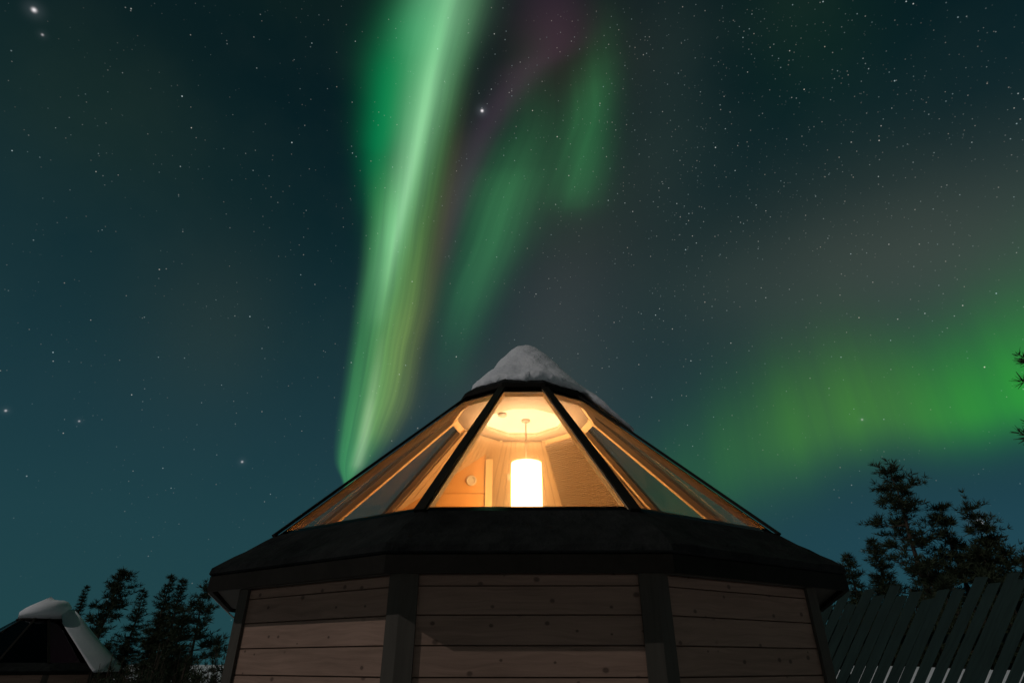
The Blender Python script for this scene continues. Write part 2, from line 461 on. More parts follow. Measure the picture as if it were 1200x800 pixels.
def tube(bm, pts, radii, seg=6, cap=True):
    rings = []
    pts = [Vector(p) for p in pts]
    for i, p in enumerate(pts):
        d = (pts[min(i + 1, len(pts) - 1)] - pts[max(i - 1, 0)])
        d = d.normalized() if d.length > 1e-9 else Vector((0, 0, 1))
        a = d.orthogonal().normalized(); b = d.cross(a)
        r = radii[i] if isinstance(radii, (list, tuple)) else radii
        rings.append([bm.verts.new(p + (a * math.cos(2 * math.pi * k / seg) + b * math.sin(2 * math.pi * k / seg)) * r) for k in range(seg)])
    for i in range(len(rings) - 1):
        # match closest start to limit twist
        A, B = rings[i], rings[i + 1]
        s = min(range(seg), key=lambda k: (B[k].co - A[0].co).length)
        B = B[s:] + B[:s]; rings[i + 1] = B
        for k in range(seg):
            bm.faces.new((A[k], A[(k + 1) % seg], B[(k + 1) % seg], B[k]))
    if cap:
        bm.faces.new(rings[0][::-1]); bm.faces.new(rings[-1])
def lathe(bm, prof, seg=32, closed=False, centre=(0, 0, 0)):
    rings = []
    cx, cy, cz = centre
    for r, z in prof:
        if r < 1e-6: rings.append([bm.verts.new((cx, cy, cz + z))] * seg)
        else: rings.append([bm.verts.new((cx + r * math.cos(2 * math.pi * k / seg), cy + r * math.sin(2 * math.pi * k / seg), cz + z)) for k in range(seg)])
    n = len(rings)
    for i in range(n if closed else n - 1):
        A, B = rings[i], rings[(i + 1) % n]
        for k in range(seg):
            q = [A[k], A[(k + 1) % seg], B[(k + 1) % seg], B[k]]
            u = []
            for v in q:
                if v not in u: u.append(v)
            if len(u) >= 3:
                try: bm.faces.new(u)
                except ValueError: pass
def smoothstep(a, b, x):
    t = max(0.0, min(1.0, (x - a) / (b - a))); return t * t * (3 - 2 * t)

# ------------------------------------------------------------------ ground (snow) with banks
def ground_z(x, y):
    z = 0.06 * mnoise.noise(Vector((x * 0.5, y * 0.5, 0))) + 0.25 * mnoise.noise(Vector((x * 0.06, y * 0.06, 3)))
    # ploughed bank behind the fence on the right
    z += 1.25 * smoothstep(7.6, 10.6, y + 0.20 * (x - 5)) * smoothstep(2.0, 4.5, x) * (1 - smoothstep(26, 60, y))
    # the land falls a little to the left
    z -= 1.1 * smoothstep(4, 16, -x) * smoothstep(4, 16, y)
    r = math.hypot(x - .12, y - 5.93)
    k = 1 - smoothstep(2.7, 4.5, r)
    z = z * (1 - k)
    k = 1 - smoothstep(0.8, 2.5, math.hypot(x, y))
    return z * (1 - k)
def build_ground():
    bm = bmesh.new()
    def axis(lo, hi, fine_lo, fine_hi, step):
        v = []; x = fine_lo
        while x <= fine_hi: v.append(x); x += step
        s = step; x = fine_hi
        while x < hi: s *= 1.35; x += s; v.append(min(x, hi))
        s = step; x = fine_lo
        while x > lo: s *= 1.35; x -= s; v.append(max(x, lo))
        return sorted(set(v))
    xs = axis(-1500, 1500, -26, 22, 0.5); ys = axis(-1500, 1500, -4, 34, 0.5)
    g = [[bm.verts.new((x, y, ground_z(x, y))) for x in xs] for y in ys]
    for j in range(len(ys) - 1):
        for i in range(len(xs) - 1):
            bm.faces.new((g[j][i], g[j][i + 1], g[j + 1][i + 1], g[j + 1][i]))
    o = obj('ground', bm, M['snow'], smooth=True)
    o['kind'] = 'structure'; o['label'] = 'snow covered ground with soft banks around the cabins'
build_ground()

# ------------------------------------------------------------------ the glass roofed cabin
VA = [-159, -115, -90, -51.5, -16.8, 15.5, 49.5, 90, 115, 159]      # bearings of the ten corners, 0 = towards the camera
def pos(r, a, z):
    return Vector((r * math.sin(R(a)), -r * math.cos(R(a)), z))
R_GB, Z_GB, R_GT, Z_GT = 2.355, 2.236, 0.732, 3.764
R_EV, Z_EV, H_FA = 2.765, 1.82, 0.125
R_WALL = 2.53
def facets():
    for i in range(10):
        a0 = VA[i]; a1 = VA[(i + 1) % 10] + (360 if i == 9 else 0)
        yield i, a0, a1
def facet_frame(r, a0, a1, z=0.0):
    P, Q = pos(r, a0, z), pos(r, a1, z)
    t = (Q - P); Lg = t.length; t.normalize()
    n = Vector((t.y, -t.x, 0))
    if n.dot(P) < 0: n = -n
    return P, t, n, Lg

def build_cabin(root, detail, lit):
    rnd = random.Random(5)
    # walls of horizontal boards, one panel per side
    for i, a0, a1 in facets():
        bm = bmesh.new()
        P, t, n, Lg = facet_frame(R_WALL, a0, a1)
        z = 0.30; k = 0
        bh = 0.148
        while z < 1.84:
            h = bh if z + bh < 1.84 else 1.84 - z
            o_ = (rnd.uniform(0, 40), rnd.uniform(0, 40))
            c = min(0.0025, h * .2)
            # board with a small chamfer, butt between the corner posts
            pr = [(-.022, z + .0015), (0, z + .0015 + c), (0.0, z + h - c - .0015), (-.022, z + h - .0015)]
            A = [P + t * .01 + n * q[0] + Vector((0, 0, q[1])) for q in pr]
            B = [P + t * (Lg - .01) + n * q[0] + Vector((0, 0, q[1])) for q in pr]
            prism(bm, A, B, off=o_)
            z += bh; k += 1
        A = [P + n * -.023 + Vector((0, 0, .28)), P + n * -.023 + Vector((0, 0, 1.86)), P + n * -.14 + Vector((0, 0, 1.86)), P + n * -.14 + Vector((0, 0, .28))]
        B = [q + t * Lg for q in A]
        # inner slab follows the inner, shorter side
        for q in (2, 3):
            A[q] = A[q] + t * .05; B[q] = B[q] - t * .05
        prism(bm, A, B, off=(rnd.uniform(0, 9), 0))
        obj('wall_panel', bm, M['boards'], root)
    # folded corner posts
    for i in range(10):
        a = VA[i]
        bm = bmesh.new()
        for s in (-1, 1):
            b = VA[(i + s) % 10]
            P = pos(R_WALL, a, 0); Q = pos(R_WALL, b, 0)
            t = (Q - P).normalized(); n = Vector((t.y, -t.x, 0))
            if n.dot(P) < 0: n = -n
            w = .088
            out = P.normalized() * .026
            pr = [P + out, P + t * w + n * .022, P + t * w + n * .001, P]
            A = [q + Vector((0, 0, .22)) for q in pr]; B = [q + Vector((0, 0, 1.845)) for q in pr]
            prism(bm, A, B, off=(i * 3.1, s * 2.0))
        obj('corner_post', bm, M['post'], root)
    # plinth and floor
    bm = bmesh.new()
    lo = [pos(R_WALL - .06, a, -.35) for a in VA]; hi = [pos(R_WALL - .06, a, .27) for a in VA]
    prism(bm, lo, hi)
    obj('plinth', bm, M['trim'], root)
    bm = bmesh.new()
    prism(bm, [pos(R_WALL - .16, a, .275) for a in VA], [pos(R_WALL - .16, a, .31) for a in VA])
    obj('floor', bm, M['lining'], root)
    # skirt roof: lumpy felt slope running round the foot of the glass
    bm = bmesh.new()
    ring = []
    nsub = 10
    rows = [(R_GB - .05, Z_GB - .035), (R_GB - .02, Z_GB + .012), (R_GB + .03, Z_GB - .012)]
    for q in range(1, 7):
        f = q / 6
        rows.append((R_GB + .03 + (R_EV - R_GB - .03) * f, Z_GB - .012 + (Z_EV + H_FA + .02 - Z_GB + .012) * f))
    rows += [(R_EV + .012, Z_EV + H_FA - .015), (R_EV - .02, Z_EV + H_FA - .03), (R_GB - .05, Z_GB - .16)]
    grid = []
    for ri, (r, z) in enumerate(rows):
        row = []
        for i, a0, a1 in facets():
            for q in range(nsub):
                f = q / nsub
                p = pos(r, a0, z).lerp(pos(r, a1, z), f)
                if 3 <= ri <= 8:
                    dn = mnoise.noise(p * 3.2) * .020 + mnoise.noise(p * 9.0) * .010
                    p = p + Vector((p.x, p.y, 2.4)).normalized() * dn
                row.append(bm.verts.new(p))
        grid.append(row)
    n = len(grid[0]); m_ = len(grid)
    for j in range(m_):
        for k in range(n):
            bm.faces.new((grid[j][k], grid[j][(k + 1) % n], grid[(j + 1) % m_][(k + 1) % n], grid[(j + 1) % m_][k]))
    obj('skirt_roof', bm, M['felt'], root)
    bm = bmesh.new()
    for i, a0, a1 in facets():
        A = [pos(R_EV, a0, Z_EV), pos(R_EV, a0, Z_EV + H_FA - .032), pos(R_EV - .035, a0, Z_EV + H_FA - .032), pos(R_EV - .035, a0, Z_EV)]
        B = [pos(R_EV, a1, Z_EV), pos(R_EV, a1, Z_EV + H_FA - .032), pos(R_EV - .035, a1, Z_EV + H_FA - .032), pos(R_EV - .035, a1, Z_EV)]
        prism(bm, A, B, off=(i * 2.7, 0))
    obj('fascia', bm, M['trim'], root)
    bm = bmesh.new()
    for i, a0, a1 in facets():
        A = [pos(R_EV - .04, a0, 1.848), pos(R_EV - .04, a0, 1.862), pos(R_WALL - .1, a0, 1.862), pos(R_WALL - .1, a0, 1.848)]
        B = [pos(R_EV - .04, a1, 1.848), pos(R_EV - .04, a1, 1.862), pos(R_WALL - .1, a1, 1.862), pos(R_WALL - .1, a1, 1.848)]
        prism(bm, A, B, off=(i * 2.1, 3))
    obj('soffit', bm, M['post'], root)
    # rafters with dark outer cover strips
    for i in range(10):
        a = VA[i]
        P, Q = pos(R_GB + .03, a, Z_GB - .0276), pos(R_GT, a, Z_GT)
        d = (Q - P).normalized(); s = Vector((math.cos(R(a)), math.sin(R(a)), 0)); u = s.cross(d)
        if u.z < 0: u = -u
        bm = bmesh.new()          # tapered towards the room
        wi = .016 if abs(a) < 20 else .028
        sec = [(-wi, -.066), (wi, -.066), (.031, -.004), (-.031, -.004)]
        prism(bm, [P + s * q[0] + u * q[1] for q in sec], [Q + s * q[0] + u * q[1] for q in sec], off=(i * 2.3, 0))
        w = obj('rafter', bm, M['pine'], root)
        bm = bmesh.new(); beam(bm, P, Q + d * .04, s, u, .070, .010, .030)
        obj('cover_strip', bm, M['trim'], w)
    # facets of the roof: glass in front, boarded at the back
    for i, a0, a1 in facets():
        solid = (a0 >= 115 or a1 <= -115)
        B0, B1 = pos(R_GB + .02, a0, Z_GB - .018), pos(R_GB + .02, a1, Z_GB - .018)
        T0, T1 = pos(R_GT, a0, Z_GT), pos(R_GT, a1, Z_GT)
        nrm = (B1 - B0).cross(T0 - B0).normalized()
        if nrm.z < 0: nrm = -nrm
        th = (B1 - B0).normalized()
        def Qd(u, v): return B0.lerp(B1, u).lerp(T0.lerp(T1, u), v)
        ib, it = .036, .036
        b0, b1, t0, t1 = B0 + th * ib, B1 - th * ib, T0 + th * it, T1 - th * it
        if not solid:
            bm = bmesh.new()
            prism(bm, [b0, b1, t1, t0], [q + nrm * .008 for q in (b0, b1, t1, t0)])
            obj('glass_pane', bm, M[('glass' if abs(a0 + a1) < 20 else 'clear_glass') if lit else 'darkened_glass'], root)
        else:
            bm = bmesh.new()
            prism(bm, [b0, b1, t1, t0], [q + nrm * .02 for q in (b0, b1, t1, t0)])
            obj('roof_panel', bm, M['felt'], root)
            bm = bmesh.new()
            if a0 != 115:                      # boarded lining, boards running up the slope
                nb = 11 if a0 == 159 else 13
                for k in range(nb):
                    u0, u1 = k / nb, (k + 1) / nb
                    q = [Qd(u0, 0) + th * .004, Qd(u1, 0) - th * .004, Qd(u1, .985) - th * .0025, Qd(u0, .985) + th * .0025]
                    q = [p - nrm * .078 for p in q]
                    prism(bm, [q[0], q[1], q[1] - nrm * .012, q[0] - nrm * .012], [q[3], q[2], q[2] - nrm * .012, q[3] - nrm * .012], off=(rnd.uniform(0, 30), rnd.uniform(0, 30)))
                obj('ceiling_boards', bm, M['lining'], root)
                bm = bmesh.new()
                prism(bm, [q - nrm * .074 for q in (b0, b1, t1, t0)], [q - nrm * .068 for q in (b0, b1, t1, t0)])
                obj('ceiling_backing', bm, M['gap'], root)
            else:                              # pleated blind pulled over the slope
                npl = 84
                rowsv = []
                for k in range(npl * 2 + 1):
                    v = .01 + .95 * k / (npl * 2)
                    o_ = -.078 - (.011 if k % 2 else 0)
                    rowsv.append([bm.verts.new(Qd(.03, v) + nrm * o_), bm.verts.new(Qd(.97, v) + nrm * o_)])
                for k in range(npl * 2):
                    bm.faces.new((rowsv[k][0], rowsv[k][1], rowsv[k + 1][1], rowsv[k + 1][0]))
                obj('pleated_blind', bm, M['blind'], root)
        # rails at head and foot
        for nm, v0, v1 in (('head_rail', .955, .998), ('foot_rail', .004, .030)):
            bm = bmesh.new()
            c = [Qd(0, v0) + th * .033, Qd(1, v0) - th * .033, Qd(1, v1) - th * .033, Qd(0, v1) + th * .033]
            prism(bm, [c[0] - nrm * .006, c[0] - nrm * .050, c[3] - nrm * .050, c[3] - nrm * .006], [c[1] - nrm * .006, c[1] - nrm * .050, c[2] - nrm * .050, c[2] - nrm * .006], off=(i * 1.7, 5))
            obj(nm, bm, M['pine'], root)
    # cap on top: dark rim, cone, collar and ceiling plate below
    bm = bmesh.new()
    def ringprof(prof, closed=True):
        rs = [[bm.verts.new(pos(r, a, z)) for a in VA] for r, z in prof]
        m2 = len(rs)
        for j in range(m2 if closed else m2 - 1):
            A, B = rs[j], rs[(j + 1) % m2]
            for k in range(10):
                bm.faces.new((A[k], A[(k + 1) % 10], B[(k + 1) % 10], B[k]))
        return rs
    ringprof([(.752, 3.762), (.768, 3.772), (.768, 3.812), (.75, 3.825), (.60, 3.825), (.60, 3.80), (.72, 3.79), (.735, 3.777)])
    obj('cap_rim', bm, M['trim'], root)
    bm = bmesh.new()
    rs = ringprof([(.75, 3.829), (.02, 4.42)], closed=False)
    bm.faces.new(rs[-1])
    obj('cap_roof', bm, M['felt'], root)
    bm = bmesh.new()
    ringprof([(.715, 3.705), (.425, 3.665), (.425, 3.70), (.69, 3.745)])
    obj('collar', bm, M['collar'], root)
    bm = bmesh.new()
    prism(bm, [pos(.56, a, 3.705) for a in VA], [pos(.56, a, 3.72) for a in VA])
    obj('ceiling_plate', bm, M['white'], root)
    return root

CX, CY = 0.12, 5.93
cabin = thing('glass_cabin', 'large ten sided timber cabin with lit glass cone roof in the middle', 'cabin', (CX, CY, 0), group='glass roofed cabins')
build_cabin(cabin, True, True)

# ---- inside the cabin
def interior():
    # partition with its sloping head
    yb = 0.66
    t = thing('partition', 'orange pine partition with pale end post inside the lit cabin', 'partition', (CX, CY + yb, .31))
    def zc(x):   # underside of the sloping roof above that line
        r = math.hypot(x - 0, yb)
        return 2.228 + (2.40 - r) * .921 - .31 - .07
    bm = bmesh.new()
    x0, x1 = -1.45, -.43
    zj = [0.0, 1.35, 1.75, 2.10, 2.335, 2.57, 2.77, 3.27]
    for k in range(len(zj) - 1):
        za, zb = zj[k] + .003, zj[k + 1] - .003
        # trim each board to the roof line
        def xl(z):
            x = x0
            while x < x1 and zc(x) < z: x += .01
            return x
        xa, xb = xl(za), xl(min(zb, zc(x1)))
        zb2 = min(zb, zc(x1))
        if xa >= x1 or zb2 <= za: continue
        prism(bm, [(xa, 0, za), (x1, 0, za), (x1, 0, zb2), (xb, 0, zb2)][:4], [(xa, .04, za), (x1, .04, za), (x1, .04, zb2), (xb, .04, zb2)], off=(k * 1.3, k))
    lay = uvl(bm)
    for f in bm.faces:
        for lp in f.loops: lp[lay].uv = (lp.vert.co.x + 7, lp.vert.co.z)
    obj('board_panel', bm, M['panel'], t)
    bm = bmesh.new()
    box(bm, -.423, -.345, -.03, .06, 0, 3.16)
    obj('end_post', bm, M['pine'], t)
    # round white fixture
    f = thing('wall_fixture', 'small round white fixture on the orange partition', 'wall fixture', (CX - .585, CY + yb, 3.225))
    bm = bmesh.new()
    lathe(bm, [(0, .0), (.036, .0), (.036, .012), (0.030, .016), (0, .016)], 28)
    for v in bm.verts: v.co = Vector((v.co.x, -v.co.z - .001, v.co.y))
    obj('face', bm, M['white'], f, smooth=False)
    bm = bmesh.new()
    lathe(bm, [(.058, 0.0), (.058, .022), (.052, .030), (.043, .028), (.038, .0)], 28, closed=True)
    for v in bm.verts: v.co = Vector((v.co.x, -v.co.z - .001, v.co.y))
    obj('ring', bm, M['white'], f)
    # pendant lamp
    p = thing('pendant_lamp', 'tall glowing cylinder lamp hanging on a cord from the cabin ceiling', 'lamp', (CX + .03, CY, 3.705))
    bm = bmesh.new()
    zt, zb = 3.225 - 3.705, 2.15 - 3.705
    lathe(bm, [(.158, zt), (.160, zt - .2), (.158, zb), (.154, zb), (.156, zt - .2), (.154, zt)], 40, closed=True)
    obj('lamp_shade', bm, M['shade'], p, smooth=True)
    bm = bmesh.new()
    tube(bm, [(0, 0, -.02), (0, 0, zt - .10)], .006, 8)
    obj('cord', bm, M['dark_plastic'], p)
    bm = bmesh.new()
    lathe(bm, [(0, 0), (.05, 0), (.045, -.02), (0, -.022)], 24)
    obj('ceiling_rose', bm, M['dark_plastic'], p)
    bm = bmesh.new()
    bmesh.ops.create_icosphere(bm, subdivisions=3, radius=.05)
    for v in bm.verts: v.co.z += zt - .15
    obj('bulb', bm, M['bulb'], p, smooth=True)
    # smoke detector on the collar
    bm = bmesh.new()
    lathe(bm, [(0, 0), (.045, 0), (.048, -.018), (.03, -.03), (0, -.03)], 24)
    o = obj('smoke_detector', bm, M['dark_plastic'])
    o.location = (CX - .22, CY - .18, 3.662)
    o.location.z = 3.703
    tag(o, 'small round smoke detector on the ceiling left of the lamp cord', 'smoke detector')
    # white box and dark slot on the back slope
    bm = bmesh.new()
    box(bm, -.055, .055, -.04, .04, -.022, .022)
    bmesh.ops.bevel(bm, geom=bm.edges[:], offset=.006, segments=2, affect='EDGES')
    o = obj('wall_box', bm, M['white'])
    r_ = 1.02
    o.location = (CX - .12, CY + r_ - .06, 2.228 + (2.40 - r_) * .921 - .14)
    o.rotation_euler = (R(-42), 0, 0)
    tag(o, 'small white box beside the lamp on the back slope', 'box')
    bm = bmesh.new()
    box(bm, -.05, .05, -.008, .008, -.010, .010)
    o = obj('air_vent', bm, M['dark_plastic'])
    r_ = .92
    o.location = (CX - .14, CY + r_ - .05, 2.228 + (2.40 - r_) * .921 - .118)
    o.rotation_euler = (R(-42), 0, 0)
    tag(o, 'narrow dark vent slot above the white box', 'vent')
interior()

# ---- snow on the cap
def snow_cap():
    bm = bmesh.new()
    prof = [(0, 4.615), (.06, 4.605), (.12, 4.572), (.19, 4.51), (.27, 4.41), (.36, 4.29), (.46, 4.165), (.56, 4.06), (.66, 3.975), (.74, 3.90)]
    seg = 144
    rows = []
    def edge_r(a):
        d = (a - 72 + 180) % 360 - 180
        c_ = Vector((math.cos(R(a)), math.sin(R(a)), 0))
        return .685 - .07 * math.exp(-(((a + 95 + 180) % 360 - 180) / 45) ** 2) + .035 * mnoise.noise(c_ * 2 + Vector((0, 0, 1))) + .030 * mnoise.noise(c_ * 9) + .42 * math.exp(-(d / 13) ** 2)
    for j in range(31):
        f = j / 30
        row = []
        for k in range(seg):
            a = 360 * k / seg
            Re = edge_r(a); r = Re * f
            if r <= .74 and r < 9:
                for (ra, za), (rb, zb) in zip(prof, prof[1:]):
                    if ra <= r <= rb + 1e-9: z = za + (zb - za) * (r - ra) / (rb - ra); break
            else:
                th = .10 * (1 - (r - .74) / max(.05, Re - .74)) ** .6 if Re > .80 else .08
                z = max(3.90 - (r - .74) * 1.1, 3.764 - (r - .732) * .921 + .05 + th * .6)
            p = pos(r, a, z)
            amp = .06 * smoothstep(0, .25, r)
            p.z += mnoise.noise(p * 4.5) * amp + mnoise.noise(p * 10) * amp * .30 + mnoise.noise(p * 26) * amp * .06
            # a soft ridge leaning to the left shoulder
            p.z += .05 * math.exp(-((((a + 60 + 180) % 360) - 180) / 40) ** 2) * smoothstep(.1, .35, r) * (1 - smoothstep(.5, .75, r))
            if j == 0: p = Vector((0.02, 0, 4.615))
            row.append(bm.verts.new(p) if j else (rows and 0))
        rows.append(row)
    top = bm.verts.new((0.02, 0, 4.615))
    for k in range(seg): bm.faces.new((top, rows[1][k], rows[1][(k + 1) % seg]))
    for j in range(1, 30):
        for k in range(seg): bm.faces.new((rows[j][k], rows[j][(k + 1) % seg], rows[j + 1][(k + 1) % seg], rows[j + 1][k]))
    # underside
    low = []
    for k in range(seg):
        a = 360 * k / seg
        v = rows[30][k].co
        r = math.hypot(v.x, v.y)
        z = 3.833 if r < .785 else 3.764 - (r - .732) * .921 + .040
        low.append(bm.verts.new(pos(r - .015, a, min(z + .03 * abs(mnoise.noise(v * 14)), v.z - .01))))
    for k in range(seg): bm.faces.new((rows[30][k], rows[30][(k + 1) % seg], low[(k + 1) % seg], low[k]))
    inn = [bm.verts.new(pos(.5, 360 * k / seg, 4.06)) for k in range(seg)]
    for k in range(seg): bm.faces.new((low[k], low[(k + 1) % seg], inn[(k + 1) % seg], inn[k]))
    bm.faces.new(inn)
    o = obj('snow_mound', bm, M['snow'], smooth=True)
    o.location = (CX + .05, CY, 0)
    tag(o, 'rounded mound of snow on the tip of the large lit cabin', 'snow')
snow_cap()

# ------------------------------------------------------------------ the neighbour cabin, dark, snow on its right side
HX, HY = -20.6, 28.2
HS = 1.08
HZ = -0.88
hut = thing('glass_cabin', 'small distant dark cabin with snow down its right side', 'cabin', (HX, HY, HZ), rotz=R(34), group='glass roofed cabins')
hut.scale = (HS * 1.14, HS * 1.14, HS * .96)
build_cabin(hut, False, False)
def hut_snow():
    bm = bmesh.new()
    seg = 40
    a_lo, a_hi = 43, 170
    def cone(r):
        if r < .74: return 4.42 - r * .75
        if r < 2.44: return 3.80 - (r - .732) * .921
        return 2.24 - (r - 2.40) * .85
    rr = [0.0, .15, .3, .45, .6, .74, .9, 1.2, 1.5, 1.8, 2.1, 2.4, 2.6, 2.78, 2.84]
    top, bot = [], []
    for j, r in enumerate(rr):
        rt, rb = [], []
        for k in range(seg + 1):
            f = k / seg
            if r <= .74: a = -180 + 360 * f      # all round the tip ...
            else: a = a_lo + (a_hi - a_lo) * f   # ... and down one side only
            f2 = min(f, 1 - f) if r > .74 else 1
            h = (.26 + .24 * math.exp(-((r - .9) / .8) ** 2)) * smoothstep(-.02, .24, f2) * (.30 if j == len(rr) - 1 else 1) if r > .74 else .24 + .26 * (.5 + .5 * math.cos(R(a - 80))) * smoothstep(.1, .6, r)
            p = pos(r, a, cone(r) + .04 + h + .03 * mnoise.noise(Vector((a * .05, r * 2, 1))))
            rt.append(bm.verts.new(p)); rb.append(bm.verts.new(pos(max(r - .01, 0), a, cone(r) + .035)))
        top.append(rt); bot.append(rb)
    def strip(G):
        for j in range(len(G) - 1):
            if rr[j] <= .74 < rr[j + 1]: continue
            for k in range(seg): bm.faces.new((G[j][k], G[j][k + 1], G[j + 1][k + 1], G[j + 1][k]))
    strip(top); strip(bot)
    j0 = rr.index(.74)
    # walls closing the edges
    for k in range(seg):
        bm.faces.new((top[j0][k], top[j0][k + 1], bot[j0][k + 1], bot[j0][k]))
        bm.faces.new((top[-1][k], top[-1][k + 1], bot[-1][k + 1], bot[-1][k]))
        bm.faces.new((top[j0 + 1][k], top[j0 + 1][k + 1], bot[j0 + 1][k + 1], bot[j0 + 1][k]))
    for k in (0, seg):
        for j in range(j0 + 1, len(rr) - 1):
            bm.faces.new((top[j][k], top[j + 1][k], bot[j + 1][k], bot[j][k]))
    # bridge from the tip to the slope
    A = [pos(.60, a_lo + (a_hi - a_lo) * k / seg, cone(.6) + .30) for k in range(seg + 1)]
    va = [bm.verts.new(p) for p in A]
    for k in range(seg): bm.faces.new((va[k], va[k + 1], top[j0 + 1][k + 1], top[j0 + 1][k]))
    bmesh.ops.remove_doubles(bm, verts=bm.verts[:], dist=.0005)
    o = obj('snow_blanket', bm, M['snow'], smooth=True)
    o.location = (HX, HY, HZ); o.rotation_euler = (0, 0, R(34)); o.scale = (HS * 1.14, HS * 1.14, HS * .96)
    tag(o, 'thick snow blanket over the right side of the small distant cabin', 'snow')
hut_snow()

# ------------------------------------------------------------------ fence on the right
def fence():
    A, B = Vector((3.55, 8.35)), Vector((7.4, 5.55))
    t = (B - A); Lg = t.length; t.normalize(); nn = Vector((-t.y, t.x))
    g0 = ground_z(A.x, A.y)
    root = thing('slat_fence', 'tall dark fence of leaning wooden slats right of the large cabin', 'fence', (A.x, A.y, 0))
    root.rotation_euler = (0, 0, math.atan2(t.y, t.x))
    rnd = random.Random(11)
    bm = bmesh.new()
    x = -2.3; k = 0
    while x < Lg - 1.5:
        w = rnd.uniform(.114, .124)
        top = 2.12 + .085 * x + rnd.uniform(-.07, .07) + (.07 if k % 2 else -.03)
        lean = .72 + rnd.uniform(-.012, .012)
        bot = ground_z(A.x + t.x * x, A.y + t.y * x) + .02
        y0 = -.012 + rnd.uniform(-.004, .004)
        def q(xx, z): return (xx + lean * z, z)
        a = [q(x, bot), q(x + w, bot)]; b = [q(x, top), q(x + w, top + rnd.uniform(-.02, .02))]
        prism(bm, [(a[0][0], y0, a[0][1]), (a[1][0], y0, a[1][1]), (a[1][0], y0 + .022, a[1][1]), (a[0][0], y0 + .022, a[0][1])],
                  [(b[0][0], y0, b[0][1]), (b[1][0], y0, b[1][1]), (b[1][0], y0 + .022, b[1][1]), (b[0][0], y0 + .022, b[0][1])], off=(rnd.uniform(0, 30), rnd.uniform(0, 30)))
        x += w + rnd.uniform(.010, .022); k += 1
    obj('slats', bm, M['slat'], root)
    for z in (1.60, .55):
        bm = bmesh.new(); box(bm, -1.6, Lg, .016, .056, z, z + .09, off=(z * 5, 1)); obj('rail', bm, M['slat'], root)
    x = .5
    while x < Lg:
        bm = bmesh.new(); box(bm, x, x + .09, .058, .15, -.2, 2.0, off=(x, 3)); obj('post', bm, M['slat'], root)
        x += 1.9
fence()

